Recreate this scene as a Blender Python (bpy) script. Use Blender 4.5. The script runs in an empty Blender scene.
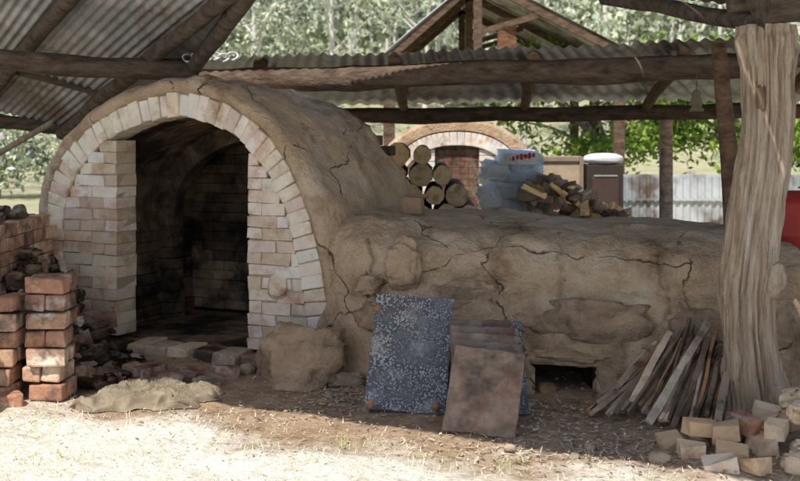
import bpy, math, random, bisect
from mathutils import Vector, noise, Matrix
R = random.Random(7)
scene = bpy.context.scene
V = Vector

# ------------------------------------------------------------ materials
def mk(name, c1, c2, scale=5, rough=.9, bump=.3, bscale=30, metal=0, c3=None, s3=1.5, stretch=(1,1,1),
       tint=True, crack=0, spots=None, bdist=.01, t3=.55, det=5, c4=None, s4=1, t4=.55):
    m = bpy.data.materials.new(name); m.use_nodes = True
    nt = m.node_tree; N = nt.nodes; L = nt.links
    b = N['Principled BSDF']; b.inputs['Roughness'].default_value = rough; b.inputs['Metallic'].default_value = metal
    b.inputs['Specular IOR Level'].default_value = .25
    tc = N.new('ShaderNodeTexCoord'); mp = N.new('ShaderNodeMapping'); mp.inputs['Scale'].default_value = stretch
    L.new(tc.outputs['Object'], mp.inputs['Vector']); vec = mp.outputs['Vector']
    n1 = N.new('ShaderNodeTexNoise'); n1.inputs['Scale'].default_value = scale; n1.inputs['Detail'].default_value = det
    n1.inputs['Roughness'].default_value = .68
    L.new(vec, n1.inputs['Vector'])
    r = N.new('ShaderNodeValToRGB'); r.color_ramp.elements[0].position = .33; r.color_ramp.elements[1].position = .67
    r.color_ramp.elements[0].color = (*c1,1); r.color_ramp.elements[1].color = (*c2,1)
    L.new(n1.outputs['Fac'], r.inputs['Fac']); col = r.outputs['Color']
    def mix(fac, a, bb, mode='MIX'):
        x = N.new('ShaderNodeMix'); x.data_type='RGBA'; x.blend_type=mode
        if isinstance(fac,(int,float)): x.inputs[0].default_value = fac
        else: L.new(fac, x.inputs[0])
        for sock,val in ((x.inputs[6],a),(x.inputs[7],bb)):
            if isinstance(val,tuple): sock.default_value=(*val,1)
            else: L.new(val,sock)
        return x.outputs[2]
    def ramp(src,a,bb,va=0,vb=1):
        q=N.new('ShaderNodeMapRange'); q.inputs[1].default_value=a;q.inputs[2].default_value=bb
        q.inputs[3].default_value=va;q.inputs[4].default_value=vb; L.new(src,q.inputs[0]); return q.outputs[0]
    for cc,ss,tt in ((c3,s3,t3),(c4,s4,t4)):
        if cc:
            n3 = N.new('ShaderNodeTexNoise'); n3.inputs['Scale'].default_value = ss; n3.inputs['Detail'].default_value=4
            n3.inputs['Roughness'].default_value=.7
            L.new(vec, n3.inputs['Vector']); col = mix(ramp(n3.outputs['Fac'],tt-.06,tt+.1), col, cc)
    if spots:
        sc,scol,th = spots
        v = N.new('ShaderNodeTexVoronoi'); v.inputs['Scale'].default_value=sc
        L.new(vec, v.inputs['Vector'])
        nn = N.new('ShaderNodeTexNoise'); nn.inputs['Scale'].default_value=sc*.12; nn.inputs['Detail'].default_value=4; L.new(vec,nn.inputs['Vector'])
        ad = N.new('ShaderNodeMath'); ad.operation='ADD'; L.new(v.outputs['Distance'],ad.inputs[0]); L.new(nn.outputs['Fac'],ad.inputs[1])
        col = mix(ramp(ad.outputs[0],th,th+.22,.9,0), col, scol)
    bh = N.new('ShaderNodeTexNoise'); bh.inputs['Scale'].default_value=bscale; bh.inputs['Detail'].default_value=4
    bh.inputs['Roughness'].default_value=.7
    L.new(vec, bh.inputs['Vector']); height = bh.outputs['Fac']
    if crack:
        dn = N.new('ShaderNodeTexNoise'); dn.inputs['Scale'].default_value=3; dn.inputs['Detail'].default_value=5; L.new(vec,dn.inputs['Vector'])
        vm = N.new('ShaderNodeVectorMath'); vm.operation='MULTIPLY_ADD'
        L.new(dn.outputs['Color'],vm.inputs[0]); vm.inputs[1].default_value=(.35,.35,.35); L.new(vec,vm.inputs[2])
        v = N.new('ShaderNodeTexVoronoi'); v.feature='DISTANCE_TO_EDGE'; v.inputs['Scale'].default_value=crack
        L.new(vm.outputs[0], v.inputs['Vector'])
        mk_ = ramp(v.outputs['Distance'],.001,.006,1,0)
        m2 = N.new('ShaderNodeMath'); m2.operation='MULTIPLY'; L.new(mk_,m2.inputs[0]); L.new(ramp(n1.outputs['Fac'],.44,.56),m2.inputs[1])
        col = mix(m2.outputs[0], col, tuple(x*.4 for x in c1))  # crevice shade put into the colour along the cracks
        m3 = N.new('ShaderNodeMath'); m3.operation='SUBTRACT'; L.new(height,m3.inputs[0]); L.new(m2.outputs[0],m3.inputs[1]); height=m3.outputs[0]
    if tint:
        at = N.new('ShaderNodeAttribute'); at.attribute_name='tint'; col = mix(1.0, col, at.outputs['Color'], 'MULTIPLY')
    L.new(col, b.inputs['Base Color'])
    if bump:
        bp = N.new('ShaderNodeBump'); bp.inputs['Strength'].default_value=bump; bp.inputs['Distance'].default_value=bdist
        L.new(height, bp.inputs['Height']); L.new(bp.outputs['Normal'], b.inputs['Normal'])
    return m
def flat(name,c,rough=.8,trans=0):
    m = bpy.data.materials.new(name); m.use_nodes = True
    nt = m.node_tree; N = nt.nodes; L = nt.links
    b = N['Principled BSDF']; b.inputs['Roughness'].default_value = rough;b.inputs['Specular IOR Level'].default_value = .2
    at = N.new('ShaderNodeAttribute'); at.attribute_name='tint'
    x = N.new('ShaderNodeMix'); x.data_type='RGBA'; x.blend_type='MULTIPLY';x.inputs[0].default_value=1;x.inputs[6].default_value=(*c,1);L.new(at.outputs['Color'],x.inputs[7])
    L.new(x.outputs[2],b.inputs['Base Color'])
    if trans:
        t = N.new('ShaderNodeBsdfTranslucent'); L.new(x.outputs[2],t.inputs['Color'])
        ms = N.new('ShaderNodeMixShader'); ms.inputs[0].default_value=trans
        L.new(b.outputs[0],ms.inputs[1]); L.new(t.outputs[0],ms.inputs[2]); L.new(ms.outputs[0],N['Material Output'].inputs['Surface'])
    return m

M = {}
M['mud'] = mk('mud_render',(.44,.30,.185),(.68,.50,.335),scale=4.5,bump=1,bscale=24,c3=(.70,.56,.42),s3=1.3,t3=.55,c4=(.26,.165,.10),s4=2.1,t4=.585,crack=1.0,bdist=.045,det=7)
M['brick'] = mk('fire_brick',(.76,.65,.55),(.90,.82,.72),scale=8,bump=.6,bscale=60,c3=(.64,.46,.34),s3=5,bdist=.005,t3=.56,c4=(.30,.22,.17),s4=3.1,t4=.645)
M['mortar'] = mk('mortar',(.40,.31,.23),(.54,.44,.35),scale=12,bump=.6,bscale=60)
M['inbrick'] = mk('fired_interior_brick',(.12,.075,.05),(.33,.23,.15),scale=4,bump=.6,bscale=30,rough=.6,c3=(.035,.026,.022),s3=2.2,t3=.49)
M['redbrick'] = mk('red_brick',(.38,.20,.135),(.58,.36,.25),scale=10,bump=.8,bscale=50,c3=(.19,.12,.10),s3=7,bdist=.008,t3=.53,c4=(.68,.56,.47),s4=6,t4=.58)
M['rock'] = mk('stone',(.32,.24,.17),(.54,.42,.31),scale=5,bump=1,bscale=18,c3=(.22,.17,.13),s3=3,bdist=.03)
M['wood'] = mk('weathered_timber',(.34,.235,.16),(.62,.48,.35),scale=7,bump=1,bscale=12,stretch=(4.5,4.5,.3),c3=(.19,.12,.075),s3=2.4,bdist=.03,t3=.57,c4=(.70,.59,.47),s4=1.2,t4=.56)
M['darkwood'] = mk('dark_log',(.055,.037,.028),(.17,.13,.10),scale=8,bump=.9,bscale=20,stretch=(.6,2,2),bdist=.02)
M['bark'] = mk('log_bark',(.14,.10,.075),(.28,.21,.16),scale=12,bump=.9,bscale=30)
M['cut'] = mk('cut_log_end',(.78,.54,.29),(.92,.72,.44),scale=10,bump=.4,bscale=50,c3=(.5,.29,.15),s3=8)  # cut wood, colour lightened to stand in for sun on the ends
M['stick'] = mk('split_timber',(.26,.20,.155),(.52,.43,.34),scale=10,bump=.6,bscale=30,c3=(.11,.075,.055),s3=5)
M['iron'] = mk('galvanised_corrugated_iron',(.26,.27,.28),(.46,.47,.48),scale=3,rough=.5,metal=.3,bump=.2,bscale=25,c3=(.15,.10,.075),s3=1.1,t3=.54,c4=(.66,.66,.66),s4=.7,t4=.54)
M['shelf'] = mk('glaze_spotted_shelf',(.05,.053,.068),(.15,.155,.18),scale=9,rough=.5,bump=.9,bscale=40,spots=(75,(.42,.44,.46),.74),c3=(.13,.09,.07),s3=3,bdist=.01,t3=.57,c4=(.28,.29,.3),s4=6,t4=.57)
M['shelf2'] = mk('rusty_kiln_shelf',(.19,.135,.105),(.35,.275,.225),scale=7,rough=.5,bump=.9,bscale=35,c3=(.20,.095,.06),s3=4,bdist=.008,t3=.55,c4=(.075,.06,.052),s4=2.5,t4=.53)
M['sack'] = mk('hessian',(.24,.19,.13),(.40,.33,.24),scale=20,bump=.8,bscale=120)
M['leafl'] = flat('dry_leaf',(.46,.39,.30))
M['straw'] = flat('dry_grass',(.72,.66,.5))
M['leaf'] = flat('green_leaf',(.21,.30,.06),.5,.45)
M['gum'] = flat('hazed_eucalyptus_foliage',(.40,.44,.31))  # leaf colour paled to carry distance haze
M['trunk'] = flat('pale_gum_trunk',(.62,.59,.54))
M['bag'] = mk('plastic_sack',(.74,.78,.83),(.88,.90,.93),scale=5,rough=.4,bump=1,bscale=9,bdist=.06)
M['paint'] = mk('plain_paint',(.8,.8,.8),(1,1,1),scale=12,rough=.5,bump=.3,bscale=40)
M['plastic'] = mk('red_plastic',(.34,.035,.028),(.42,.05,.035),scale=9,rough=.4,bump=.1)

def ground_mat():
    m = bpy.data.materials.new('ground_dirt_and_dry_grass'); m.use_nodes=True
    nt=m.node_tree;N=nt.nodes;L=nt.links;b=N['Principled BSDF'];b.inputs['Roughness'].default_value=.95
    b.inputs['Specular IOR Level'].default_value=.1
    tc=N.new('ShaderNodeTexCoord')
    def nz(s,d=4):
        n=N.new('ShaderNodeTexNoise');n.inputs['Scale'].default_value=s;n.inputs['Detail'].default_value=d;n.inputs['Roughness'].default_value=.7
        L.new(tc.outputs['Object'],n.inputs['Vector']);return n.outputs['Fac']
    def ramp(f,c1,c2,a=.35,bb=.65):
        r=N.new('ShaderNodeValToRGB');r.color_ramp.elements[0].position=a;r.color_ramp.elements[1].position=bb
        r.color_ramp.elements[0].color=(*c1,1);r.color_ramp.elements[1].color=(*c2,1);L.new(f,r.inputs[0]);return r.outputs[0]
    def mix(f,a,c):
        x=N.new('ShaderNodeMix');x.data_type='RGBA';L.new(f,x.inputs[0]);L.new(a,x.inputs[6]);L.new(c,x.inputs[7]);return x.outputs[2]
    n7=nz(7,6)
    dirt=ramp(n7,(.34,.23,.15),(.56,.41,.29))
    straw=ramp(nz(14),(.76,.71,.59),(.90,.87,.78),.3,.5)  # dry straw, whitened in colour for the overexposed sunlit strip
    green=ramp(nz(.8),(.38,.42,.22),(.58,.57,.38))
    at=N.new('ShaderNodeAttribute');at.attribute_name='zone'
    sp=N.new('ShaderNodeSeparateColor');L.new(at.outputs['Color'],sp.inputs[0])
    ad=N.new('ShaderNodeMath');ad.operation='MULTIPLY_ADD';L.new(n7,ad.inputs[0]);ad.inputs[1].default_value=1.6;ad.inputs[2].default_value=-.8
    a2=N.new('ShaderNodeMath');a2.operation='ADD';a2.use_clamp=True;L.new(ad.outputs[0],a2.inputs[0]);L.new(sp.outputs[0],a2.inputs[1])
    a3=N.new('ShaderNodeMath');a3.operation='MULTIPLY';a3.use_clamp=True;L.new(a2.outputs[0],a3.inputs[0]);
    st=N.new('ShaderNodeMath');st.operation='GREATER_THAN';L.new(sp.outputs[0],st.inputs[0]);st.inputs[1].default_value=.02;L.new(st.outputs[0],a3.inputs[1])
    c=mix(a3.outputs[0],dirt,straw);c=mix(sp.outputs[1],c,green)
    L.new(c,b.inputs['Base Color'])
    bp=N.new('ShaderNodeBump');bp.inputs['Strength'].default_value=1;bp.inputs['Distance'].default_value=.03
    L.new(nz(24,5),bp.inputs['Height']);L.new(bp.outputs[0],b.inputs['Normal'])
    return m

# ------------------------------------------------------------ mesh builder
class B:
    def __init__(s,name,mats):
        s.name=name;s.v=[];s.f=[];s.t=[];s.m=[];s.mats=mats;s.sm=[]
    def add(s,vs,fs,tint=(1,1,1),mi=0,smooth=False):
        o=len(s.v);s.v+=[tuple(p) for p in vs]
        if isinstance(tint,list):s.t+=tint
        else:s.t+=[tint]*len(vs)
        for f in fs: s.f.append(tuple(i+o for i in f));s.m.append(mi);s.sm.append(smooth)
    def box(s,c,ax,ay,az,tint=(1,1,1),mi=0,jit=0):
        c=V(c);ax=V(ax);ay=V(ay);az=V(az);vs=[]
        for k in(-1,1):
            for j in(-1,1):
                for i in(-1,1):
                    p=c+ax*i+ay*j+az*k
                    if jit:p+=V((R.uniform(-jit,jit),R.uniform(-jit,jit),R.uniform(-jit,jit)))
                    vs.append(p)
        s.add(vs,[(0,2,3,1),(4,5,7,6),(0,1,5,4),(2,6,7,3),(0,4,6,2),(1,3,7,5)],tint,mi)
    def rbox(s,c,size,rz=0,rx=0,ry=0,**k):
        m=Matrix.Rotation(rz,3,'Z')@Matrix.Rotation(ry,3,'Y')@Matrix.Rotation(rx,3,'X')
        s.box(c,m@V((size[0]/2,0,0)),m@V((0,size[1]/2,0)),m@V((0,0,size[2]/2)),**k)
    def tube(s,pts,rad,n=12,tint=(1,1,1),mi=0,nz=0,nf=3,cap=True,capmi=None,smooth=True,groove=0):
        pts=[V(p) for p in pts];vs=[]
        up=V((0,0,1))
        for i,p in enumerate(pts):
            d=(pts[min(i+1,len(pts)-1)]-pts[max(i-1,0)]).normalized()
            a=d.cross(up)
            if a.length<.2:a=d.cross(V((0,1,0)))
            a.normalize();b=d.cross(a).normalized();r=rad[i] if isinstance(rad,(list,tuple)) else rad
            for k in range(n):
                th=2*math.pi*k/n;o=a*math.cos(th)+b*math.sin(th)
                rr=r
                if nz:rr=r*(1+nz*noise.noise((p+o*r)*nf)+nz*.8*noise.noise(V((math.cos(th)*2,math.sin(th)*2,i*.13))*1.3))
                if groove:
                    q=max(0,noise.noise(V((math.cos(th)*7,math.sin(th)*7,i*.05))))
                    q2=max(0,noise.noise(V((math.cos(th)*16,math.sin(th)*16,i*.03+9)))-.1)
                    rr-=groove*(q+q2)*r
                vs.append(p+o*rr)
        fs=[]
        for i in range(len(pts)-1):
            for k in range(n):
                fs.append((i*n+k,i*n+(k+1)%n,(i+1)*n+(k+1)%n,(i+1)*n+k))
        s.add(vs,fs,tint,mi,smooth)
        if cap:
            cm=mi if capmi is None else capmi
            s.add([vs[k] for k in range(n)],[tuple(range(n))],tint,cm)
            s.add([vs[(len(pts)-1)*n+k] for k in range(n)],[tuple(reversed(range(n)))],tint,cm)
    def grid(s,rows,tint=(1,1,1),mi=0,smooth=True,skip=None):
        n=len(rows[0]);vs=[p for r in rows for p in r];fs=[]
        for i in range(len(rows)-1):
            for k in range(n-1):
                if skip and skip(i,k):continue
                fs.append((i*n+k,i*n+k+1,(i+1)*n+k+1,(i+1)*n+k))
        s.add(vs,fs,tint,mi,smooth)
    def rock(s,c,size,seed=0,rz=0,tint=(1,1,1),mi=0,amp=.3,nu=16,nv=10,blocky=.7,crease=0):
        rows=[];c=V(c);rm=Matrix.Rotation(rz,3,'Z')@Matrix.Rotation(seed*.7%1*.5-.25,3,'X')
        for j in range(nv+1):
            ph=math.pi*j/nv;row=[]
            for i in range(nu+1):
                th=2*math.pi*(i%nu)/nu
                d=V((math.sin(ph)*math.cos(th),math.sin(ph)*math.sin(th),math.cos(ph)))
                e=V([math.copysign(abs(x)**blocky,x) for x in d])
                r=1+amp*noise.noise(d*1.4+V((seed*3.1,seed,0)))+amp*.45*noise.noise(d*3.5+V((seed,0,seed*2)))
                if crease:r-=crease*abs(noise.noise(d*3+V((seed,9,3))))
                e=e*r
                row.append(c+rm@V((e.x*size[0]/2,e.y*size[1]/2,e.z*size[2]/2)))
            rows.append(row)
        s.grid(rows,tint,mi)
    def quad(s,c,sz,tint=(1,1,1),mi=0,flat=0,asp=.6):
        a=V((R.gauss(0,1),R.gauss(0,1),R.gauss(0,1)*(1-flat)))
        if a.length<.01:a=V((1,0,0))
        a.normalize();b=a.cross(V((R.gauss(0,1),R.gauss(0,1),R.gauss(0,1)))).normalized()
        if flat:
            b=V((-a.y,a.x,R.uniform(-.3,.3)*(1.2-flat))).normalized()
        c=V(c);s.add([c-a*sz,c-b*sz*asp,c+a*sz,c+b*sz*asp],[(0,1,2,3)],tint,mi)
    def done(s,bevel=0,seg=2):
        me=bpy.data.meshes.new(s.name);me.from_pydata(s.v,[],s.f)
        ob=bpy.data.objects.new(s.name,me);scene.collection.objects.link(ob)
        for m in s.mats:me.materials.append(m)
        me.polygons.foreach_set('material_index',s.m);me.polygons.foreach_set('use_smooth',s.sm)
        ca=me.color_attributes.new('tint','FLOAT_COLOR','POINT')
        fl=[]
        for t in s.t:fl+=[t[0],t[1],t[2],1]
        ca.data.foreach_set('color',fl);me.update()
        if bevel:
            md=ob.modifiers.new('bevel','BEVEL');md.width=bevel;md.segments=seg;md.limit_method='ANGLE'
        return ob
def empty(name,kids):
    e=bpy.data.objects.new(name,None);scene.collection.objects.link(e)
    for k in kids:k.parent=e
    return e
def g(v,j=.12,warm=.04):
    x=v*R.uniform(1-j,1+j);w=R.uniform(-warm,warm);return (x*(1+w),x,x*(1-w))
def fbm(p,f):return noise.noise(V(p)*f)+.5*noise.noise(V(p)*f*2.1)+.25*noise.noise(V(p)*f*4.3)
UZ=V((0,0,1))
# ------------------------------------------------------------ ground
def hill(x,y):
    h=0
    if y>34:h=(y-34)**1.08*.115*(1+.3*noise.noise(V((x*.012,y*.012,3))))
    return min(h,60)
def zfront(x):
    return 5.5-.42*x if x>-2.4 else 6.5-.1*(x+2.4)  # straw starts at the shade line, so ground colour repeats the sun edge
xs=[-400,-250,-150,-90,-60,-40,-28,-20,-14,-10,-8,-6.5,-5.5]+[-5+.08*i for i in range(126)]+[5.5,6.5,8,10,14,20,28,40,60,90,150,250,400]
ys=[-60,-30,-15,-6,-2,1,3]+[4+.08*i for i in range(76)]+[10.2+.5*i for i in range(20)]+[21,23,25,28,32,37,43,50,60,72,86,100,120,150,190,240,320,420]
def gz(x,y):
    z=hill(x,y)
    if abs(x)<6 and 3<y<12: z+=.03*fbm((x,y,0),1.6)+.014*noise.noise(V((x,y,5))*6)
    return z
vs=[];zone=[]
for y in ys:
    for x in xs:
        vs.append((x,y,gz(x,y)))
        f=(zfront(x)-y)/.5+.4+.9*noise.noise(V((x,y,1))*2.3)
        f=max(0,min(1,f))
        gr=max(0,min(1,(y-11)/2)); gr2=gr*(.75+.25*noise.noise(V((x,y,0))*.6))
        zone.append((f if y<9 else 0,gr2,0))
n=len(xs);fs=[(j*n+i,j*n+i+1,(j+1)*n+i+1,(j+1)*n+i) for j in range(len(ys)-1) for i in range(n-1)]
me=bpy.data.meshes.new('ground');me.from_pydata(vs,[],fs);go=bpy.data.objects.new('ground',me);scene.collection.objects.link(go)
me.materials.append(ground_mat());ca=me.color_attributes.new('zone','FLOAT_COLOR','POINT')
fl=[]
for t in zone:fl+=[t[0],t[1],t[2],1]
ca.data.foreach_set('color',fl);me.polygons.foreach_set('use_smooth',[True]*len(fs));me.update()

b=B('dry_grass_tufts',[M['straw']])
for i in range(24000):
    x=R.uniform(-3.4,3);y=R.uniform(3.8,7.2);e=zfront(x)
    if y>e+R.uniform(-.6,.55):continue
    if noise.noise(V((x,y,9))*2.2)<R.uniform(-.6,.15):continue
    h=R.uniform(.008,.03);a=R.uniform(0,6.28);w=.003
    dx,dy=math.cos(a),math.sin(a);z=gz(x,y);q=R.uniform(.6,2.2)
    b.add([(x-dx*w,y-dy*w,z-.003),(x+dx*w,y+dy*w,z-.003),(x-dy*h*q,y+dx*h*q,z+h)],[(0,1,2)],R.choice([(1.1,1.1,1.15),(1.1,1.1,1.1),(1,1,.95),(.65,.8,.45),(1.1,1.05,1)]))
for i in range(1100):
    x=R.uniform(-1.0,1.6);y=zfront(x)+R.gauss(.0,.14)
    if noise.noise(V((x,y,4))*3)<.05:continue
    h=R.uniform(.012,.035);a=R.uniform(0,6.28);w=.003;dx,dy=math.cos(a),math.sin(a);z=gz(x,y);q=R.uniform(.3,1.4)
    b.add([(x-dx*w,y-dy*w,z-.003),(x+dx*w,y+dy*w,z-.003),(x-dy*h*q,y+dx*h*q,z+h)],[(0,1,2)],R.choice([(.55,.68,.36),(.7,.78,.5),(.9,.9,.75)]))
b.done()
b=B('fallen_leaf_litter',[M['leafl']])
def litter(cx,cy,rx,ry,k,s=.02):
    for i in range(k):
        x=R.gauss(cx,rx);y=R.gauss(cy,ry);b.quad((x,y,gz(x,y)+R.uniform(.004,.022)),s*R.uniform(.5,1.5),g(R.choice([.45,.8,1.0,1.4,1.7]),.2,.08),flat=.85,asp=.26)
litter(-.38,6.5,.18,.22,500);litter(.6,6.2,.35,.2,350);litter(.95,5.55,.4,.2,900);litter(1.2,6.3,.4,.15,260);litter(-1.5,7,.8,.3,200);litter(0,5.8,1.2,.35,500,.015);litter(.2,6.6,.3,.1,140);litter(1.7,5.2,.5,.3,500);litter(-.6,6.2,.7,.25,380,.015);litter(.85,6.35,.3,.12,200)
b.done()
b=B('scattered_pebbles',[M['rock']])
for i in range(600):
    x=R.uniform(-2.6,2.2);y=R.uniform(5.2,7.6);s=R.uniform(.008,.03)
    if y<zfront(x)-.2:s*=.5
    b.rock((x,y,gz(x,y)+s*.15),(s,s*.8,s*.6),i,tint=g(1.1,.3),nu=6,nv=4)
for (x,y,s) in [(-.42,6.6,.05),(-1.28,7.02,.08),(-1.1,7.1,.07),(-.2,6.25,.05),(.75,6.35,.06),(.95,5.5,.05),(1.25,5.3,.08),(.85,5.35,.05),(-1.0,7.25,.1),(.55,5.5,.05)]:
    b.rock((x,y,s*.25),(s*1.3,s,s*.7),x*9,rz=x*5,tint=g(1.1,.15),nu=12,nv=8)
b.done()

# ------------------------------------------------------------ kiln frame
T=math.radians(25.3);C0=V((-1.55,7.78,0));RV=V((math.cos(T),-math.sin(T),0));AV=V((math.sin(T),math.cos(T),0))
def K(s,v,z):return C0+RV*s+AV*v+UZ*z
ctrl=[(-1.2,-.15),(-1.23,.3),(-1.24,.75),(-1.22,1.03),(-1.14,1.28),(-.96,1.51),(-.68,1.70),(-.35,1.82),(0,1.865),(.34,1.80),(.64,1.64),(.87,1.39),(1.03,1.08),(1.13,.76),(1.19,.42),(1.22,.1),(1.22,-.15)]
def cr(P,k):
    out=[]
    for i in range(len(P)-1):
        p0=V(P[max(i-1,0)]);p1=V(P[i]);p2=V(P[i+1]);p3=V(P[min(i+2,len(P)-1)])
        for j in range(k):
            t=j/k;out.append(.5*((2*p1)+(p2-p0)*t+(2*p0-5*p1+4*p2-p3)*t*t+(3*p1-p0-3*p2+p3)*t**3))
    out.append(V(P[-1]));return out
fine=cr(ctrl,24)
cum=[0]
for i in range(1,len(fine)):cum.append(cum[-1]+(fine[i]-fine[i-1]).length)
LEN=cum[-1]
def pa2(u):
    u=max(0,min(LEN-1e-4,u));i=bisect.bisect_right(cum,u)-1;t=(u-cum[i])/(cum[i+1]-cum[i]);return fine[i].lerp(fine[i+1],t)
def pa(u):
    p=pa2(u);d=(pa2(u+.03)-pa2(u-.03)).normalized();return p,d,V((-d.y,d.x))
def inside(s,z,off):
    for k in range(0,len(fine),4):
        q=fine[k]
        if (q-V((s,z))).length<off:return False
    zt=[q.y for q in fine if abs(q.x-s)<.06]
    return bool(zt) and z<max(zt)
RT=.17
b=B('brick_arch_ring',[M['brick']]);u=.24
while u<LEN-.24:
    p,d,nn=pa(u);dp=R.uniform(-.012,.016)
    w=.092;hh=RT/2*R.uniform(.9,1.05)
    c=K(0,.105-.018+dp,0)+RV*(p.x-nn.x*RT/2)+UZ*(p.y-nn.y*RT/2)
    tn=R.choice([(1,1,1),(1.03,1.02,1.02),(.97,.90,.83),(.86,.80,.74),(1,.93,.87),(1.03,1,.96)])
    tn=tuple(x*R.uniform(.93,1.02) for x in tn)
    b.box(c,(RV*nn.x+UZ*nn.y)*hh,AV*.108,(RV*d.x+UZ*d.y)*(w/2-.003),tn,jit=.007)
    u+=w
ring=b.done(.010)
us=[LEN*i/170 for i in range(171)]
PU=[pa(u) for u in us]
def prow(off,v,sc=1,scz=1,nz=0):
    r=[]
    for (p,d,nn) in PU:
        q=K((p.x+nn.x*off)*sc,v,(p.y+nn.y*off)*scz)
        if nz:
            k=fbm(q,2.2)*nz+noise.noise(q*6)*nz*.5+noise.noise(q*13)*nz*.28;q+= (RV*nn.x+UZ*nn.y)*k
        r.append(q)
    return r
b=B('ring_mortar',[M['mortar']])
b.grid([prow(-RT+.004,.205),prow(-RT+.004,.004),prow(-.002,.004),prow(-.002,.205)])
ringm=b.done()
def inner_s(z,side):
    best=None
    for (p,d,nn) in PU:
        q=(p.x-nn.x*RT,p.y-nn.y*RT)
        if (q[0]<0)==(side<0) and abs(q[0])>.3:
            e=abs(q[1]-z)
            if best is None or e<best[0]:best=(e,q[0])
    return best[1]
b=B('brick_infill',[M['brick'],M['mortar']]);H=.084;z=.10;row=0
while z<1.60:
    zc=z+H/2
    for side in(-1,1):
        de=-.57 if side<0 else .56
        se=inner_s(z+H*.45,side)
        if abs(se)<abs(de)+.03:continue
        a,c=(se,de) if side<0 else (de,se)
        b.box(K((a+c)/2,.115,zc),RV*((c-a)/2-.006),AV*.105,UZ*(H/2-.0005),mi=1)
        pos=de;st=side;l=[.23,.115][row%2]
        while abs(pos-se)>.015:
            l=min(l,abs(pos-se))
            if abs(pos-se)-l<.05:l=abs(pos-se)
            s0=pos;s1=pos+st*l
            tn=R.choice([(1,1,1),(1.02,1.02,1.02),(.95,.89,.83),(.85,.75,.66),(1,.92,.86),(.97,.94,.9),(1.03,1.03,1.02)])
            if side<0 and R.random()<.3:tn=(.78,.67,.58)
            if z<.5 and R.random()<.4:tn=(.85,.78,.71)
            b.box(K((s0+s1)/2,.11+R.uniform(-.010,.006),zc+R.uniform(-.003,.003)),RV*(l/2-.003),AV*.11,UZ*(H/2-.0035),tuple(x*R.uniform(.93,1.03) for x in tn),jit=.006)
            pos=s1;l=.23
    z+=H;row+=1
b.rock(K(.80,.0,.55),(.15,.05,.17),3,rz=-T,tint=(.95,.88,.8),nu=18,nv=12,amp=.15)
inf=b.done(.009)
b=B('door_sill',[M['inbrick'],M['rock']])
for i in range(9):
    s=-.75+.2*i
    b.box(K(s+R.uniform(-.02,.02),.03+R.uniform(-.03,.03),.03),RV*.09,AV*.13,UZ*.05,g(1.5,.2,.06),jit=.014,mi=R.choice([0,1]))
sill=b.done(.016)
VE=1.62
b=B('interior_vault',[M['inbrick']])
k=0;u=.15
while u<LEN-.15:
    v=.23-(.115 if k%2 else 0)
    p,d,nn=pa(u)
    while v<VE:
        v0=max(v,.225);v1=min(v+.23,VE)
        off=-RT+.05+R.uniform(-.004,.004)
        if v1-v0>.02:
            c=K(p.x+nn.x*off,(v0+v1)/2,p.y+nn.y*off)
            b.box(c,(RV*nn.x+UZ*nn.y)*.05,AV*((v1-v0)/2-.003),(RV*d.x+UZ*d.y)*.042,g(R.choice([1,.8,1.2]),.2,.05),jit=.002)
        v+=.23
    u+=.09;k+=1
u=.15
while u<LEN-.15:
    p,d,nn=pa(u);off=-RT-.06
    b.box(K(p.x+nn.x*off,1.2,p.y+nn.y*off),(RV*nn.x+UZ*nn.y)*.09,AV*.07,(RV*d.x+UZ*d.y)*.044,g(.8,.15,.05),jit=.003);u+=.095
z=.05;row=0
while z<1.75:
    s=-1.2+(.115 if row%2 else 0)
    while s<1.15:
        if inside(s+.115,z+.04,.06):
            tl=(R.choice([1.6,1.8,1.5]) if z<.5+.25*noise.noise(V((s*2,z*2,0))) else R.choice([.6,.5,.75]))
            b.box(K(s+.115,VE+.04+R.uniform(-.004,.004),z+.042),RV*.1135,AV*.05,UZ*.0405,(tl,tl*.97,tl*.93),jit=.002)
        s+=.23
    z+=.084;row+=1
for i in range(10):
    for j in range(7):
        b.box(K(-1.05+.23*i,.3+.2*j,.0),RV*.112,AV*.097,UZ*.03,g(1.2,.2,.05),jit=.006)
intr=b.done(.005)
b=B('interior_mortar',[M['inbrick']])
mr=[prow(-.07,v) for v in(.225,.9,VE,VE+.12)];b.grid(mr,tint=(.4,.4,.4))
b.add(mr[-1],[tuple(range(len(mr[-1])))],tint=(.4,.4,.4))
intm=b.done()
b=B('mud_shell',[M['mud']]);rows=[]
sec=[(.03,-.012),(-.012,.0),(-.03,.02),(-.04,.05),(-.025,.08),(.02,.11),(.08,.125)]
for v,off in sec:rows.append(prow(off,v,nz=.02+.3*max(0,off-.02)))
Lk=2.3
for i in range(1,75):
    v=.08+(Lk-.08)*i/74
    t=max(0,(v-1.15)/(Lk-1.15));f=max(.02,(1-t**2.3))**.5
    fz=max(.02,(1-t**2.1))**.5*(1-.03*min(1,v))
    rows.append(prow(.13,v,sc=max(.25,f),scz=fz,nz=.055))
b.grid(rows);shell=b.done()
b=B('spy_hole_brick',[M['mortar']]);b.rbox((.1,7.8,1.07),(.13,.14,.12),rz=-.3,tint=(.75,.62,.52),jit=.012);b.rbox((.12,7.85,1.13),(.17,.12,.035),rz=-.1,tint=(.55,.45,.38),jit=.01);spy=b.done(.014)
empty('wood_fired_kiln',[ring,ringm,inf,sill,intr,intm,shell,spy])

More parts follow.
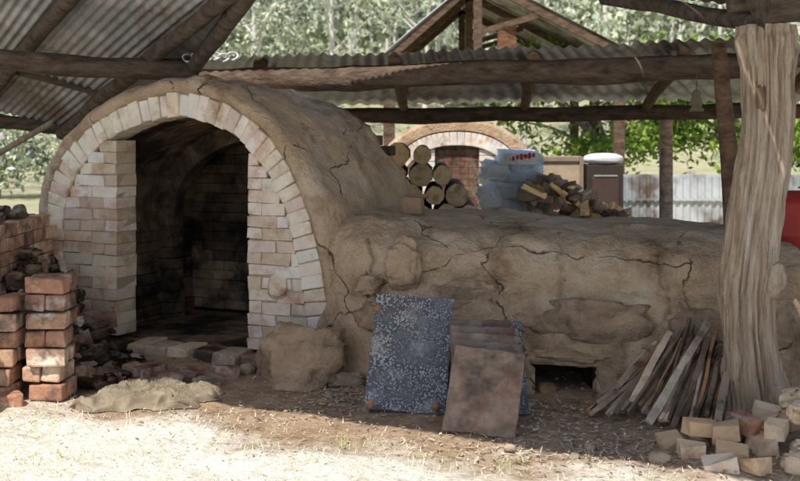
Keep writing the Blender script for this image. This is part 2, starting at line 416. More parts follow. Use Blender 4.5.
# ------------------------------------------------------------ long mud wall (firebox)
b=B('mud_wall_body',[M['mud'],M['inbrick']])
base=[(-.72,7.55),(-.42,7.2),(-.1,7.02),(.3,6.95),(.9,6.82),(1.5,6.68),(2.1,6.5),(2.35,6.42),(2.4,6.42)]
bc=cr(base,28)
sectn=[(-.18,-.05),(-.13,.12),(-.06,.35),(-.01,.58),(.04,.74),(.12,.86),(.25,.935),(.5,.975),(.9,.985),(1.4,.985),(1.62,.96),(1.72,.85),(1.75,.5),(1.75,0)]
sc_=cr(sectn,8)
rows=[];flatrows=[]
for i,p in enumerate(bc):
    t=i/(len(bc)-1);h=1.03*(1-.13*max(0,t-.2))
    if t<.3:h*=1+.06*(1-t/.3)
    row=[];fr=[]
    for j,(dpt,z) in enumerate([(q.x,q.y) for q in sc_]):
        q=V((p.x+dpt*.10,p.y+dpt*1.0,z*h));fr.append(q.copy())
        k=fbm(q,1.5)*.065+noise.noise(q*6)*.028+noise.noise(q*13)*.014
        if dpt<.3:k-=.05*max(0,1-abs(q.z-.64-.09*noise.noise(V((q.x*1.6,0,0))))/.08)
        for (cx,z0,z1) in((1.02,.5,.95),(1.62,.35,.85),(-.2,.55,.9)):
            if z0<q.z<z1 and dpt<.5:
                e=abs(q.x-cx-.05*noise.noise(V((0,q.z*7,cx)))-.02*noise.noise(V((0,q.z*25,cx))))
                k-=.035*max(0,1-e/.018)
        q+=V((0,-k,k*.5 if z>.5 else 0));row.append(q)
    rows.append(row);flatrows.append(fr)
def skiphole(i,k):
    q=flatrows[i][k];return .80<q.x<1.17 and k<18 and -.02<q.z<.165
b.grid(rows,skip=skiphole)
e=rows[-1];b.add([tuple(x) for x in e],[tuple(range(len(e)))])
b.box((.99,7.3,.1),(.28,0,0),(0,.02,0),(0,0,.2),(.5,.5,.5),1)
b.box((.765,7.04,.1),(.03,0,0),(0,.24,0),(0,0,.2),(1,1,1),1)
b.box((1.215,7.03,.1),(.03,0,0),(0,.26,0),(0,0,.2),(1,1,1),1)
b.box((.99,7.04,.215),(.22,0,0),(0,.22,0),(0,0,.03),(1,1,1),1)
body=b.done()
b=B('embedded_stones',[M['rock'],M['mud']])
st=[((-.62,6.98,.13),(.54,.36,.44),3,1.0),((.02,7.05,.74),(.26,.2,.32),5,1.15),((.42,6.97,.56),(.44,.2,.15),8,1.0),((.82,6.90,.40),(.44,.2,.13),9,.95),
((.68,6.80,.08),(.26,.26,.26),6,.9),((.99,6.75,.215),(.54,.2,.08),11,1.05),((1.29,6.68,.07),(.22,.22,.22),12,.9),((1.2,6.78,.44),(.66,.26,.26),14,.85),
((.3,6.95,.3),(.3,.18,.2),15,.9),((1.8,6.60,.40),(.4,.22,.24),16,.9),((.55,6.90,.26),(.34,.2,.15),17,.95),((-.14,6.99,.42),(.26,.18,.18),18,.9),((-.2,7.0,.62),(.16,.14,.12),19,.95),((-.86,7.3,.06),(.22,.2,.18),20,.85),((1.55,6.66,.24),(.3,.2,.13),23,.9),((.05,6.95,.14),(.26,.2,.2),24,.85)]
for c,s,sd,t in st:b.rock(c,s,sd,rz=-.2,tint=(t*1.03,t*.94,t*.86),amp=.42,nu=40,nv=28,blocky=.7,crease=.18)
for i in range(16):
    x=-.3+i*.17+R.uniform(-.05,.05)
    if .74<x<1.24:continue
    b.rock((x,6.97-.19*max(0,x)-.09,.03),(R.uniform(.1,.24),.14,R.uniform(.08,.18)),i+50,rz=i,tint=g(.9,.12),amp=.4,nu=18,nv=12,crease=.1)
b.rock((.9,6.72,.02),(.13,.1,.07),61,tint=(1,.8,.65),nu=14,nv=10)
stn=b.done()
empty('mud_firebox_wall',[body,stn])

# ------------------------------------------------------------ left brick retaining wall + stack
def bricktint():return R.choice([(.95,.92,.9),(1.15,1.1,1.05),(.55,.52,.56),(1.2,1.3,1.3),(1.0,.92,.85),(1.35,1.6,1.65),(1.15,1.25,1.2),(.75,.72,.72)])
b=B('brick_wall_bricks',[M['redbrick'],M['mortar']])
z=0;row=0
while z<.98:
    y=5.2-(.12 if row%2 else 0)
    while y<8.0:
        tn=bricktint()
        if z>.6:tn=tuple(x*1.3 for x in tn)
        b.rbox((-2.62+R.uniform(-.012,.012),y+.12,z+.045),(.12,.232,.082),rz=R.uniform(-.02,.02),tint=tn,jit=.005);y+=.24
    for xx in(-2.75,-2.88):
        b.rbox((xx,8.0,z+.045),(.12,.23,.082),tint=bricktint(),jit=.003)
    z+=.09;row+=1
b.box((-2.66,6.55,.47),(.08,0,0),(0,1.5,0),(0,0,.47),mi=1,tint=(1.1,.95,.85))
b.box((-3.2,6.6,.45),(.5,0,0),(0,1.5,0),(0,0,.45),mi=1,tint=(.8,.7,.6))
for i in range(34):
    b.rock((R.uniform(-3.3,-2.6),R.uniform(6.2,8.0),.98+R.uniform(-.02,.05)),(R.uniform(.06,.22),R.uniform(.06,.15),R.uniform(.05,.12)),i,rz=i,tint=g(.6,.4,.1),mi=1,nu=10,nv=7)
b.done(.01).name='brick_retaining_wall'
b=B('brick_stack',[M['redbrick']])
for lvl in range(7):
    z=.05+lvl*.106
    for (cx,cy,top) in((-2.11,6.6,7),(-2.38,6.55,6)):
        if lvl>=top:continue
        jx,jy=R.uniform(-.025,.025),R.uniform(-.02,.02);rz=R.uniform(-.12,.12)
        for k in(-1,1):
            r2=rz+R.uniform(-.06,.06);sz=(R.uniform(.22,.245),.115,.094)
            if lvl%2==0:b.rbox((cx+jx,cy+jy+k*.062,z),sz,rz=r2,ry=R.uniform(-.02,.02),tint=bricktint(),jit=.009)
            else:b.rbox((cx+jx+k*.062,cy+jy,z),(sz[1],sz[0],sz[2]),rz=r2,ry=R.uniform(-.02,.02),tint=bricktint(),jit=.009)
b.rbox((-2.3,6.38,.03),(.2,.11,.09),rz=.5,tint=(1.1,1,.9),jit=.01)
b.done(.013)
b=B('rubble_pile',[M['rock'],M['redbrick']])
for i in range(170):
    t=R.random();x=-2.5+t*.72+R.uniform(-.05,.05);y=7.2+R.uniform(-.4,.4)+(.25 if t<.3 else 0)
    h=max(0,.82*(1-t*1.1))*(1-abs(y-7.4)*.5)
    z=R.uniform(max(0,h-.18),h)+.03
    s=R.uniform(.06,.16)
    if R.random()<.4:b.rbox((x,y,z),(s*1.3,s*.75,s*.55),rz=R.uniform(0,3),rx=R.uniform(-.6,.6),ry=R.uniform(-.6,.6),tint=R.choice([(.5,.47,.5),(.7,.75,.75),(.33,.3,.34),(1.1,1.3,1.4)]),mi=1,jit=.014)
    else:b.rock((x,y,z),(s*1.2,s,s*.7),i*.37,rz=i,tint=R.choice([(.4,.34,.34),(.5,.42,.4),(.75,.67,.63),(.3,.27,.28)]),amp=.45,nu=10,nv=7,blocky=.6)
for i in range(34):
    x=R.uniform(-1.95,-1.1);y=7.55-.45*(x+1.9)-R.uniform(.1,.55);w=R.uniform(.06,.17)
    b.rbox((x,y,gz(x,y)+.03),(w,w*.6,w*.45),rz=R.uniform(-1.5,1.5),ry=R.uniform(-.3,.3),tint=R.choice([(1.0,1.1,1.1),(.8,.75,.75),(.5,.45,.5)]),mi=R.choice([0,1]),jit=.014)
b.done(.01)

b=B('hessian_sack',[M['sack']]);rows=[]
for i in range(91):
    row=[]
    for j in range(91):
        u_=i/45-1;v_=j/45-1
        sx=.31*(1+.4*noise.noise(V((u_,v_,1))*2.2));x=-1.47+u_*sx+.06*v_;y=6.5+v_*.24*(1+.5*noise.noise(V((u_,v_,4))*2.2))
        m=max(abs(u_),abs(v_));h=max(0,1-m**6)
        w1=noise.noise(V((u_*1.5,v_*1.5,8)))
        fold=1-abs(noise.noise(V((u_*2+w1*2,v_*3.5-u_+w1,2))))*2.2
        fold=max(0,fold)**2
        z=gz(x,y)+.006+h*(.03+.07*fold+.06*max(0,w1)+.012*noise.noise(V((u_*9,v_*9,7))))
        row.append((x,y,z))
    rows.append(row)
b.grid(rows);b.done()

# ------------------------------------------------------------ kiln shelves
def slab(b,c0,wx,h,lean,th,rz,tint,mi=0,roll=0,nx=14,nzv=18):
    m=Matrix.Rotation(rz,3,'Z')@Matrix.Rotation(-lean,3,'X')@Matrix.Rotation(roll,3,'Y')
    ax=m@V((wx/2,0,0));ay=m@V((0,th/2,0));az=m@V((0,0,h/2));c=V(c0)+az+UZ*(th*.2)
    sd=R.uniform(0,99)
    def pt(u,v,sg):
        e=.008*noise.noise(V((u*3,v*3,sd)))
        eu=1+.03*noise.noise(V((v*6,sd,1 if u>0 else 2)))*(abs(u)>.99);ev=1+.03*noise.noise(V((u*6,sd,3 if v>0 else 4)))*(abs(v)>.99)
        return c+ax*u*eu+az*v*ev+ay*sg+ay.normalized()*e
    F=[[pt(-1+2*i/nx,-1+2*j/nzv,-1) for i in range(nx+1)] for j in range(nzv+1)]
    K2=[[pt(-1+2*i/nx,-1+2*j/nzv,1) for i in range(nx+1)] for j in range(nzv+1)]
    b.grid(F,tint,mi,smooth=True);b.grid(K2,tint,mi,smooth=True)
    et=tuple(x*1.25 for x in tint)
    b.grid([F[0],K2[0]],et,mi,False);b.grid([F[-1],K2[-1]],et,mi,False)
    b.grid([[r[0] for r in F],[r[0] for r in K2]],et,mi,False);b.grid([[r[-1] for r in F],[r[-1] for r in K2]],et,mi,False)
b=B('glazed_kiln_shelf',[M['shelf'],M['rock']])
slab(b,(.025,6.22,0),.46,.68,.48,.035,-.08,(1,1,1),roll=.06)
slab(b,(.06,6.27,0),.44,.66,.48,.03,-.03,(.7,.55,.45),roll=.03)
for (x,y,z) in [(-.17,6.19,.06),(.26,6.44,.46),(-.13,6.5,.55),(.2,6.17,.05)]:b.rock((x,y,z),(.045,.03,.045),x*7,tint=(1.0,.7,.55),nu=10,nv=6,mi=1)
b.done()
b=B('rusty_kiln_shelves',[M['shelf2'],M['shelf']])
for i in range(5):
    slab(b,(.41+.014*i,5.76+.07*i,0),.385-.008*i,.48+.024*i,.62-.03*i,.024,-.14+.05*i,g(R.choice([.8,1.1,1]),.1,.08),roll=.10-.02*i)
slab(b,(.54,6.15,0),.36,.55,.55,.03,.05,(1,1,1),1)
b.done()

# ------------------------------------------------------------ split timber pile
b=B('split_timber_pile',[M['stick']])
for i in range(40):
    t=i/39
    bx=1.04+.56*t+R.uniform(-.05,.05);by=6.2-.52*t+R.uniform(-.05,.08);tx=1.52+.38*t+R.uniform(-.08,.04);ty=6.45-.1*t+R.uniform(-.06,.03)
    tz=.29+.14*math.sin(t*2.6)+R.uniform(-.09,.09)
    p0=V((bx,by,.02+R.uniform(0,.05)));p1=V((tx,ty,tz));d=(p1-p0).normalized();a=d.cross(UZ).normalized();c=d.cross(a).normalized()
    an=R.uniform(0,3.1);a2=a*math.cos(an)+c*math.sin(an);c2=-a*math.sin(an)+c*math.cos(an)
    w=R.uniform(.009,.025);w2=R.uniform(.005,.012);hl=(p1-p0).length/2*R.uniform(.8,1.1);sd=R.uniform(0,50)
    tn=R.choice([(1.4,1.4,1.35),(1,.93,.87),(.45,.4,.36),(1.0,.65,.45),(1.1,1.05,1),(.32,.3,.3),(.6,.53,.47),(1.6,1.5,1.4)])
    rr=[]
    for k in range(9):
        q=(p0+p1)/2+d*hl*(k/4-1)+a*.012*noise.noise(V((k*.3,sd,0)))+c*.012*noise.noise(V((k*.3,sd,5)))
        s1=w*(1+.4*noise.noise(V((k*.5,sd,2))));s2=w2*(1+.4*noise.noise(V((k*.5,sd,3))))
        rr.append([q-a2*s1-c2*s2,q+a2*s1-c2*s2*.7,q+a2*s1*.8+c2*s2,q-a2*s1*.9+c2*s2*.8,q-a2*s1-c2*s2])
    b.grid(rr,tn,0,False);b.add(rr[0][:4],[(0,1,2,3)],tn);b.add(rr[-1][:4],[(0,1,2,3)],tn)
b.done()

b=B('scattered_brick_pile',[M['brick'],M['redbrick'],M['rock']])
pos=[(1.42,5.35,.04,0),(1.6,5.3,.04,0),(1.78,5.4,.05,0),(1.95,5.3,.05,0),(1.52,5.55,.05,0),(1.7,5.6,.05,0),(1.88,5.62,.05,0),(1.6,5.4,.12,1),(1.85,5.42,.13,1),(1.72,5.5,.13,1),(1.98,5.55,.14,1),(1.66,5.12,.04,1),(1.85,5.15,.04,1),(2.05,5.1,.04,0),(2.12,5.5,.05,1),(2.1,5.75,.12,0),(1.97,5.85,.05,0),(2.15,5.3,.13,0),(1.36,5.55,.03,1),(1.5,5.15,.03,0),(2.05,5.75,.2,1),(1.5,5.48,.12,1),(2.1,5.4,.2,1),(1.98,5.45,.2,1),(1.62,5.48,.04,0),(1.8,5.5,.05,0),(1.9,5.72,.13,0)]
for i,(x,y,z,k) in enumerate(pos):
    s=R.uniform(.5,.8);mi=1 if i in(9,15,24) else 0
    tn=R.choice([(.95,.83,.68),(.85,.66,.47),(.95,.78,.58),(.7,.57,.43),(1,.96,.9)]) if mi==0 else (1.0,.9,.85)
    if R.random()<.35:b.rock((x,y,z),(.15*s/.7,.11,.09),i,rz=i,tint=tn,mi=mi,nu=16,nv=10,blocky=.5,amp=.35)
    else:b.rbox((x,y,z),(.2*s,.10,.075),rz=R.uniform(-1.2,1.2),rx=R.uniform(-.25,.25),ry=R.uniform(-.25,.25),mi=mi,tint=tn,jit=.012)
b.done(.013,3)

# ------------------------------------------------------------ post
b=B('shed_post_trunk',[M['wood'],M['darkwood']])
pp=[(1.97,6.08,-.05,.225),(1.965,6.08,.1,.2),(1.94,6.08,.28,.175),(1.92,6.08,.5,.158),(1.915,6.08,.7,.16),(1.945,6.08,.95,.152),(1.98,6.08,1.2,.147),(2.015,6.08,1.45,.137),(2.03,6.08,1.7,.135),(2.03,6.08,1.95,.15),(2.02,6.08,2.1,.165),(2.02,6.08,2.19,.15)]
P=[];RR=[]
for i in range(len(pp)-1):
    for j in range(8):
        t=j/8;a=pp[i];c=pp[i+1];P.append(tuple(a[k]*(1-t)+c[k]*t for k in range(3)));RR.append(a[3]*(1-t)+c[3]*t)
b.tube(P,RR,120,nz=.16,nf=2.2,groove=.3)
b.rock((2.03,6.0,.78),(.13,.11,.2),4,nu=16,nv=10);b.rock((1.83,6.02,.36),(.1,.12,.26),6,nu=16,nv=10);b.rock((1.96,5.97,1.78),(.06,.04,.14),9,nu=16,nv=10,tint=(.45,.38,.32))
b.done().name='shed_timber_post'
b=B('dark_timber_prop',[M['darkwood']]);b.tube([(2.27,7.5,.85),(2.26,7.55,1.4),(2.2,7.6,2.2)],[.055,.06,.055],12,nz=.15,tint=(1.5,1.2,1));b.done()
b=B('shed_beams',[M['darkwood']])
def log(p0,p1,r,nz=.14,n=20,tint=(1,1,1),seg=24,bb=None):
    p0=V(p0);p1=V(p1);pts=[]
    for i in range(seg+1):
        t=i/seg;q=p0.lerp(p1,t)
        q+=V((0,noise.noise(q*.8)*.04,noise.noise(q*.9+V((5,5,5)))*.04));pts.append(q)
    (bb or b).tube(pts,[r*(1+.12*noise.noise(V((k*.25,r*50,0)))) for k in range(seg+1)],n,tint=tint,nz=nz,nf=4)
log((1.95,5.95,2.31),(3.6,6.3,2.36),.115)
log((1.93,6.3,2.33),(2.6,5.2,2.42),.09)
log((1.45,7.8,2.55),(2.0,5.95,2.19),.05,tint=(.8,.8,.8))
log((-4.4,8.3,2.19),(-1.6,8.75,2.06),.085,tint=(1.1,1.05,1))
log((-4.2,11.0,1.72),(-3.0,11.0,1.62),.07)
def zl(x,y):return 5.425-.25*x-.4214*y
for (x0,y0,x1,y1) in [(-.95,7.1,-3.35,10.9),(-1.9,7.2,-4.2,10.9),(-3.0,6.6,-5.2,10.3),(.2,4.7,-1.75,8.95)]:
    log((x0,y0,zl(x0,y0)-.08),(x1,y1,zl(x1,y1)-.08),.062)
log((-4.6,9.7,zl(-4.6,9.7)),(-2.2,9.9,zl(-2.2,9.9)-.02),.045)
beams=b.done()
b=B('roof_sheets',[M['iron'],M['darkwood']])
def patch(P00,P10,P11,P01,pitch=.085,amp=.011,nv=10,mi=0,tint=(1,1,1)):
    P00,P10,P11,P01=map(V,(P00,P10,P11,P01));W=(P10-P00).length;nu=int(W/pitch*6)
    nrm=(P10-P00).cross(P01-P00).normalized();rows=[]
    for j in range(nv+1):
        v=j/nv;row=[]
        for i in range(nu+1):
            u=i/nu;q=(P00.lerp(P10,u)).lerp(P01.lerp(P11,u),v)
            q=q+nrm*(amp*math.sin(2*math.pi*u*W/pitch)+.03*noise.noise(V((math.floor(u*W/.8)*3.3,v*2,1))))
            row.append(q)
        rows.append(row)
    b.grid(rows,tint,mi)
def LP(x,y):return (x,y,zl(x,y))
patch(LP(-6.6,7.6),LP(-1.0,7.35),LP(-3.36,11.0),LP(-8.3,11.0))
patch(LP(-1.0,7.32),LP(-1.0,7.30),LP(-1.75,9.0),LP(-3.36,10.98))
patch(LP(-5.0,2.8),LP(.3,4.6),LP(-1.0,7.38),LP(-6.6,7.62))
patch((-2.2,4.15,3.45),(1.5,2.25,3.3),(1.5,8.0,3.1),(-1.4,8.2,3.1))  # out-of-view upper sheet, added and shaped to shade kiln and ground
patch((1.5,2.25,3.32),(4.4,1.9,3.3),(4.4,6.6,3.1),(1.5,8.0,3.12))  # right half of the added shading sheet, also out of view
patch((1.5,7.75,2.59),(1.97,6.05,2.27),(3.6,5.0,2.75),(3.3,6.9,3.0),mi=1,amp=.008,pitch=.16)
patch((1.97,6.05,2.29),(1.9,4.6,2.75),(3.6,4.0,2.9),(3.6,5.0,2.77),mi=1,amp=.008,pitch=.16)
sheets=b.done()
b=B('side_posts',[M['wood']])
for x,y,h in((-5.6,3.6,5.2),(4.3,2.6,3.25),(4.3,6.5,3.1),(-5.0,10.6,2.1)):
    b.tube([(x,y,0),(x,y,h/2),(x,y,h)],.11,14,nz=.1)
sp=b.done()
empty('kiln_shed_roof',[beams,sheets,sp])

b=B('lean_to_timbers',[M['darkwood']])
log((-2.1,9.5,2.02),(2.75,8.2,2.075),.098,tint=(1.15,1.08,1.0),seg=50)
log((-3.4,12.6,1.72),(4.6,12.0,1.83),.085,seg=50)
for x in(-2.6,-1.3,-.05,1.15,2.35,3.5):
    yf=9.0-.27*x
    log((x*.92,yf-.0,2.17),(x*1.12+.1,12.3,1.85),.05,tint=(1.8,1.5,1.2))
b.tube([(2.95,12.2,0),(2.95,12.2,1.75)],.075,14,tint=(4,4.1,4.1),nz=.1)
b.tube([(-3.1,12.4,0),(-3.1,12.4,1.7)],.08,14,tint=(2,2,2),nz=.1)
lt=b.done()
b=B('lean_to_sheets',[M['iron']])
patch((-2.1,9.35,2.20),(2.85,8.05,2.28),(5.2,12.3,1.96),(-3.6,12.9,1.86),amp=.014,pitch=.1)
ls=b.done()
empty('lean_to_shed',[lt,ls])
b=B('wire_coil',[M['paint']])
for k in range(6):
    cx=-1.66+.07*k;pts=[]
    for i in range(17):
        a=i/16*2*math.pi;pts.append((cx+.04*math.cos(a),8.62+.03*math.sin(a*2),2.17+.03*math.sin(a)+.012*(k%2)))
    b.tube(pts,.010,6,tint=(.7,.7,.68),cap=False)
b.done()
b=B('hanging_lantern',[M['paint']])
lx,ly=2.27,8.05
def lathe(c,prof,n=20,tint=(1,1,1),mi=0):
    rows=[[ (c[0]+r*math.cos(2*math.pi*i/n),c[1]+r*math.sin(2*math.pi*i/n),c[2]+z) for i in range(n+1)] for r,z in prof];b.grid(rows,tint,mi)
lathe((lx-.1,ly,1.74),[(.0,0),(.05,0),(.05,.02),(.035,.03),(.045,.07),(.03,.12),(.04,.13),(.015,.16),(0,.165)],tint=(.22,.18,.1))
b.tube([(lx-.1,ly,1.9),(lx-.1,ly,2.03)],.004,6,tint=(.1,.1,.1))
b.done()

b=B('red_drum',[M['plastic']])
lathe((2.57,7.1,.50),[(0,0),(.19,0),(.2,.02),(.2,.18),(.21,.2),(.2,.22),(.2,.42),(.21,.44),(.2,.46),(.2,.62),(.18,.67),(.08,.69),(.08,.71),(0,.71)],n=36)
b.done()
b=B('stone_block_plinth',[M['rock']])
for i in range(5):
    for j in range(3):b.rock((2.42+.2*j+R.uniform(-.02,.02),6.95,.05+.1*i),(.22,.3,.12),i*3+j,tint=g(.6,.15),nu=14,nv=8,blocky=.4)
b.done()

# ------------------------------------------------------------ background objects
b=B('firewood_log_stack',[M['bark'],M['cut']])
lay={0:(-.6,6),1:(-.5,6),2:(-.6,6),3:(-.5,6),4:(-.38,5),5:(-.28,4),6:(-.02,2)}
for row in range(7):
    x0,n=lay[row]
    for i in range(n):
        x=x0+i*.24+R.uniform(-.015,.015)
        z=.12+row*.205;y=11.2+R.uniform(-.12,.1);rr=.117*R.uniform(.8,1.08)
        b.tube([(x,y,z),(x,y+.5,z),(x+.03,y+1.2,z)],rr,18,tint=g(1.05,.1,.05),nz=.14,capmi=1)
b.done()
b=B('second_kiln_body',[M['mud'],M['brick'],M['redbrick'],M['mortar']])
def arc(cx,w,h,zt,n=40,p=2.3):
    o=[(cx-w,0)]
    for i in range(n+1):
        a=math.pi*(1-i/n);c=math.cos(a);s=math.sin(a)
        o.append((cx+w*math.copysign(abs(c)**(2/p),c),zt-h+h*abs(s)**(2/p)))
    o.append((cx+w,0));return o
kx=.78;ky=15.0
def arow(o,y):return [(p[0],y,p[1]) for p in o]
b.grid([arow(arc(kx,.98,.95,1.60),ky),arow(arc(kx,1.12,1.05,1.72),ky-.03),arow(arc(kx,1.18,1.1,1.76),ky+.1),arow(arc(kx,1.15,1.1,1.76),ky+1.2),arow(arc(kx,.8,.8,1.4),ky+2.2),arow(arc(kx,.2,.3,.6),ky+2.5)],mi=0,tint=(1.0,.95,.9))
o=arc(kx,.98,.95,1.58);n=len(o)
for i in range(1,n):
    p=V(o[i-1]);q=V(o[i]);d=q-p
    m=max(1,round(d.length/.1))
    for k in range(m):
        c=p+d*(k+.5)/m;t=d.normalized();nn=V((-t.y,t.x))
        cc=c-nn*.09
        b.box((cc.x,ky+.06,cc.y),V((nn.x,0,nn.y))*.09,(0,.09,0),V((t.x,0,t.y))*(d.length/m/2*.92),g(.85,.1,.06),1)
z=0
while z<1.5:
    hw=.80 if z<.6 else .80*max(0,1-((z-.6)/.9)**2.3)**.43
    for sd in(-1,1):
        x0=.3
        while x0<hw-.03:
            x1=min(x0+.23,hw);b.box((kx+sd*(x0+x1)/2,ky+.09,z+.042),((x1-x0)/2-.004,0,0),(0,.07,0),(0,0,.038),g(.85,.1,.08),1);x0=x1
    x0=-.3
    while x0<.29:
        b.box((kx+x0+.058,ky+.14,z+.042),(.0575,0,0),(0,.05,0),(0,0,.041),(.30*R.uniform(.8,1.2),.27,.25),2);x0+=.116
    z+=.084
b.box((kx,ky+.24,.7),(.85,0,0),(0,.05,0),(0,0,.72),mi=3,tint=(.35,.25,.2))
b.done(.006).name='second_brick_kiln'
b=B('plastic_sack_pile',[M['bag'],M['paint']])
for i in range(6):
    for j in range(2):
        b.rock((1.2+j*.24+R.uniform(-.05,.05),13+R.uniform(-.05,.05),.1+i*.2),(.46,.5,.27),i*2+j+40,rz=R.uniform(-.3,.3),tint=R.choice([(1,1,1),(.8,.9,1.05),(1.02,1.02,1),(.95,.97,1)]),amp=.3,nu=36,nv=24,crease=.25,blocky=.6)
b.rock((1.38,12.92,1.28),(.52,.4,.18),71,rz=.2,tint=(1.1,1.1,1.1),nu=36,nv=24,amp=.2,crease=.12,blocky=.4)
for k in range(7):b.rbox((1.26+.048*k,12.705+.004*k,1.28+.006*k),(.03,.012,.05+.02*(k%2)),rz=.1,mi=1,tint=(.55,.05,.04))
b.rock((1.02,12.7,.83),(.3,.34,.3),78,tint=(1.1,1.1,1.1),nu=30,nv=20,amp=.3,crease=.3)
b.done()
b=B('timber_cabinet',[M['paint']])
b.rbox((2.03,14.1,.64),(.56,.4,1.26),tint=(.46,.36,.25))
for sx in(-.26,.26):b.rbox((2.03+sx,13.88,.64),(.05,.03,1.26),tint=(.30,.22,.16))
for sz in(.03,.6,1.24):b.rbox((2.03,13.88,sz),(.468,.03,.06),tint=(.30,.22,.16))
b.rbox((2.2,13.87,.9),(.03,.03,.1),tint=(.1,.1,.1))
b.done(.005)
b=B('old_stove',[M['paint']])
b.rbox((2.58,14.05,.62),(.46,.45,1.1),tint=(.055,.04,.033))
b.rbox((2.58,13.81,.8),(.34,.03,.42),tint=(.09,.055,.045));b.rbox((2.58,13.79,1.03),(.3,.02,.025),tint=(.3,.3,.3))
for sx in(-.2,.2):b.rbox((2.58+sx,13.9,.04),(.04,.04,.08),tint=(.1,.1,.1))
b.rock((2.58,14.0,1.24),(.5,.42,.14),5,tint=(.9,.9,.9),nu=20,nv=12,amp=.15)
b.done(.01)
b=B('split_wood_heap',[M['stick'],M['cut']])
for i in range(260):
    x=max(1.5,R.gauss(2.0,.42)+.0);h=max(.1,1.02-abs(x-1.72)*.52);z=R.uniform(.05,h)
    if i>190:z=h+R.uniform(-.08,.05)
    y=12.6+R.uniform(-.35,.35)
    b.rbox((x,y,z),(R.uniform(.12,.38),R.uniform(.04,.10),R.uniform(.03,.09)),rz=R.uniform(-1.5,1.5),ry=R.uniform(-.7,.7),tint=R.choice([(1.5,1.4,1.3),(1.9,1.8,1.65),(.7,.6,.5),(1.1,1,.9)]),mi=R.choice([0,0,0,1]),jit=.018)
b.done(.006)
b=B('corrugated_fence',[M['iron']])
patch((3.6,18.5,.0),(7.5,18.2,.0),(7.5,18.2,.82),(3.6,18.5,.82),pitch=.12,amp=.02,tint=(.85,.87,.88))
b.rbox((5.5,18.4,.84),(3.9,.06,.05),rz=-.077,tint=(1,1,1));b.rbox((5.5,18.3,.45),(3.9,.04,.04),rz=-.077,tint=(.8,.8,.8))
for x in(3.6,4.9,6.2,7.5):b.rbox((x,18.45,.45),(.08,.08,.95),tint=(1.,.9,.8))
b.done()
b=B('far_shed_sheets',[M['iron'],M['darkwood']])
ax,az_,fy,by_=1.35,4.35,19,26
patch((ax,fy,az_),(ax,by_,az_),(3.9,by_,3.02),(3.9,fy,3.02),tint=(.9,.85,.8))
patch((ax,by_,az_),(ax,fy,az_),(-.3,fy,2.9),(-.3,by_,2.9))
def beam(p,q,w=.07,t=(1,1,1),mi=1):
    p=V(p);q=V(q);d=q-p;a=d.normalized();s_=a.cross(V((0,1,0)))
    if s_.length<.1:s_=V((1,0,0))
    s_.normalize();b.box((p+q)/2,d/2,s_*w,a.cross(s_)*w*.7,t,mi)
for yy in(fy+.1,fy+2.5,fy+5):
    tt=(1.1,.95,.82)
    beam((-.2,yy,2.86),(ax,yy,4.23),t=tt);beam((3.8,yy,2.96),(ax,yy,4.23),t=tt);beam((-.2,yy,2.86),(3.8,yy,2.92),.08,t=tt)
    beam((ax,yy,2.9),(ax,yy,4.2),t=tt);beam((ax,yy,3.3),(2.4,yy,3.6),.05,t=tt)
    for x in(-.2,3.8):beam((x,yy,0),(x,yy,2.95),.09,t=tt)
beam((1.9,19.6,2.9),(1.9,19.6,3.6),.16,t=(1.7,1.15,.85))
b.done().name='gabled_open_shed'

# ------------------------------------------------------------ trees
def leaftree(name,mat,trunkmat,base,trunk_h,crown,n,ls,tint=1,clumps=14,rng=.35,r0=.12):
    b=B(name,[mat,trunkmat]);bx,by,bz=base
    cl=[]
    for i in range(clumps):
        cl.append((V((bx+R.uniform(-1,1)*crown[0],by+R.uniform(-1,1)*crown[1],bz+crown[2]+R.uniform(-1,1)*crown[3])),R.uniform(.6,1.2)))
    top=V((bx+.1,by,bz+trunk_h));b.tube([(bx,by,bz-.1),(bx+.03,by,bz+trunk_h*.5),top],[r0,r0*.8,r0*.6],10,mi=1,nz=.1)
    for c,s in cl:b.tube([top-UZ*.1,top.lerp(c,.55)+V((0,0,.1)),c],[r0*.45,r0*.25,r0*.08],6,mi=1,cap=False)
    for i in range(n):
        c,s=R.choice(cl);d=V((R.gauss(0,1),R.gauss(0,1),R.gauss(0,.7)))*rng*s
        b.quad(c+d,ls*R.uniform(.6,1.3),g(tint*R.choice([.5,.9,1.2,1.6]),.15,.1),asp=.45)
    return b.done()
leaftree('fig_tree',M['leaf'],M['bark'],(4.0,21.5,0),1.2,(1.9,.9,2.0,.9),7000,.085,1.2,clumps=26,rng=.33)
leaftree('leafy_tree',M['leaf'],M['bark'],(7.0,22.5,0),1.2,(2.0,.9,2.1,.9),6000,.09,1.3,clumps=26,rng=.36)
leaftree('shrub',M['leaf'],M['bark'],(5.6,12.5,0),.6,(.8,.5,1.0,.5),3000,.05,.9,clumps=14,rng=.22,r0=.05)
leaftree('roadside_shrub',M['gum'],M['bark'],(-9.5,26,0),.7,(2.2,.8,1.2,.7),3000,.09,.9,clumps=20,rng=.3,r0=.06)
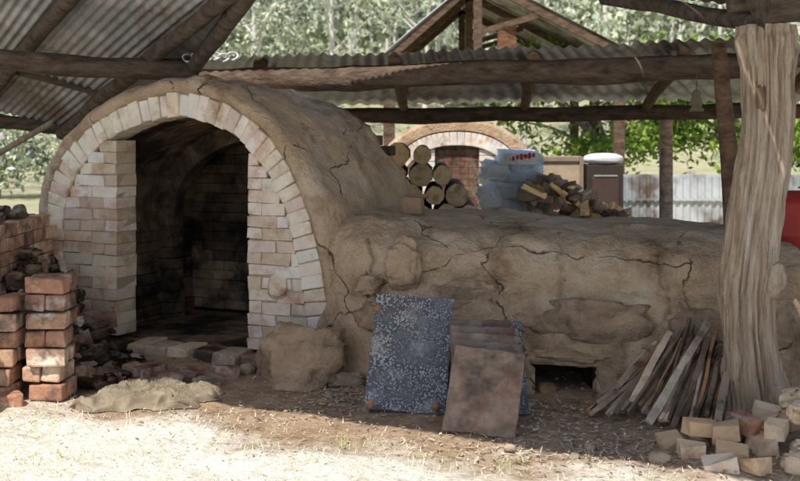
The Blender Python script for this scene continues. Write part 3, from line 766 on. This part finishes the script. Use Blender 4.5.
def gum(x,y,h):
    b=B('gum_tree',[M['gum'],M['trunk']]);z0=hill(x,y);r=h*.013
    lean=R.uniform(-.08,.08);p=[(x,y,z0-.3)]
    for i in range(1,7):p.append((x+lean*h*i/6+R.uniform(-.1,.1)*h*.1,y,z0+h*i/6))
    b.tube(p,[r*(1-.13*i) for i in range(7)],8,mi=1)
    for i in range(13):
        k=R.randint(1,5);s=V(p[k]);a=R.uniform(0,6.28);l=h*R.uniform(.1,.28);e=s+V((math.cos(a)*l,math.sin(a)*l,l*R.uniform(.2,1.1)))
        b.tube([s,s.lerp(e,.5)+V((0,0,l*.05)),e],[r*.35,r*.22,r*.08],5,mi=1,cap=False)
        for q in range(120):
            d=V((R.gauss(0,1),R.gauss(0,1),R.gauss(0,.7)))*h*.055
            b.quad(e+d,h*.012*R.uniform(.6,1.4),g(R.choice([.5,.8,1.1,1.4]),.15,.06),asp=.4)
    b.done()
for (x,y,h) in [(-4.8,34,9),(-7.0,38,11),(-2.6,42,10),(-5.9,46,12),(-10,33,9),(-13,36,11),(1,46,10),(8,42,10),(12,36,8),(-12,28,7),(16,44,11),(-9,50,12),(4.5,40,9),(-16,40,10)]:gum(x,y,h)
b=B('hillside_forest',[M['gum'],M['trunk']])
for i in range(900):
    y=46+104*R.random()**.8;x=R.uniform(-.55,.55)*y;z0=hill(x,y);h=R.uniform(4,9);tt=R.uniform(.6,1.25)
    b.tube([(x,y,z0),(x+R.uniform(-.3,.3),y,z0+h*.5),(x+R.uniform(-.5,.5),y,z0+h*.85)],[.15,.11,.05],5,mi=1,cap=False)
    for c in range(6):
        cc=V((x+R.uniform(-.28,.28)*h,y+R.uniform(-.25,.25)*h,z0+h*R.uniform(.15,1)))
        for q in range(22):
            d=V((R.gauss(0,1),R.gauss(0,1),R.gauss(0,.7)))*h*.10
            b.quad(cc+d,.34*R.uniform(.6,1.4)*(y/80)**.4,g(tt*R.choice([.6,.9,1.3]),.1,.05),asp=.6)
b.done()
b=B('leaning_pole',[M['wood']]);b.tube([(-4.3,10.2,.6),(-4.25,10.3,1.1),(-3.35,10.6,1.68)],.03,10,nz=.1)
b.tube([(-4.3,10.2,0),(-4.3,10.2,.62)],.04,10,nz=.1)
b.done()

# ------------------------------------------------------------ light, camera
d=V((.25,.55,-.8)).normalized();s_=-d
el=math.asin(s_.z);rot=math.atan2(s_.x,s_.y)
sl=bpy.data.lights.new('sun','SUN');sl.energy=5;sl.angle=math.radians(.5);sl.color=(1,.95,.87)
so=bpy.data.objects.new('sun',sl);scene.collection.objects.link(so);so.rotation_euler=d.to_track_quat('-Z','Y').to_euler()
w=bpy.data.worlds.new('World');scene.world=w;w.use_nodes=True;nt=w.node_tree
sk=nt.nodes.new('ShaderNodeTexSky');sk.sky_type='NISHITA';sk.sun_disc=False;sk.sun_elevation=el;sk.sun_rotation=rot
nt.links.new(sk.outputs[0],nt.nodes['Background'].inputs[0]);nt.nodes['Background'].inputs[1].default_value=.15
cam=bpy.data.cameras.new('camera');co=bpy.data.objects.new('camera',cam);scene.collection.objects.link(co)
co.location=(0,0,1.6);co.rotation_euler=(math.radians(90),0,0);cam.lens=49.5;cam.shift_y=-.1375;cam.clip_end=1500
cam.dof.use_dof=True;cam.dof.focus_distance=6.9;cam.dof.aperture_fstop=3.2
scene.camera=co
scene.view_settings.view_transform='Standard';scene.view_settings.look='None';scene.view_settings.exposure=0
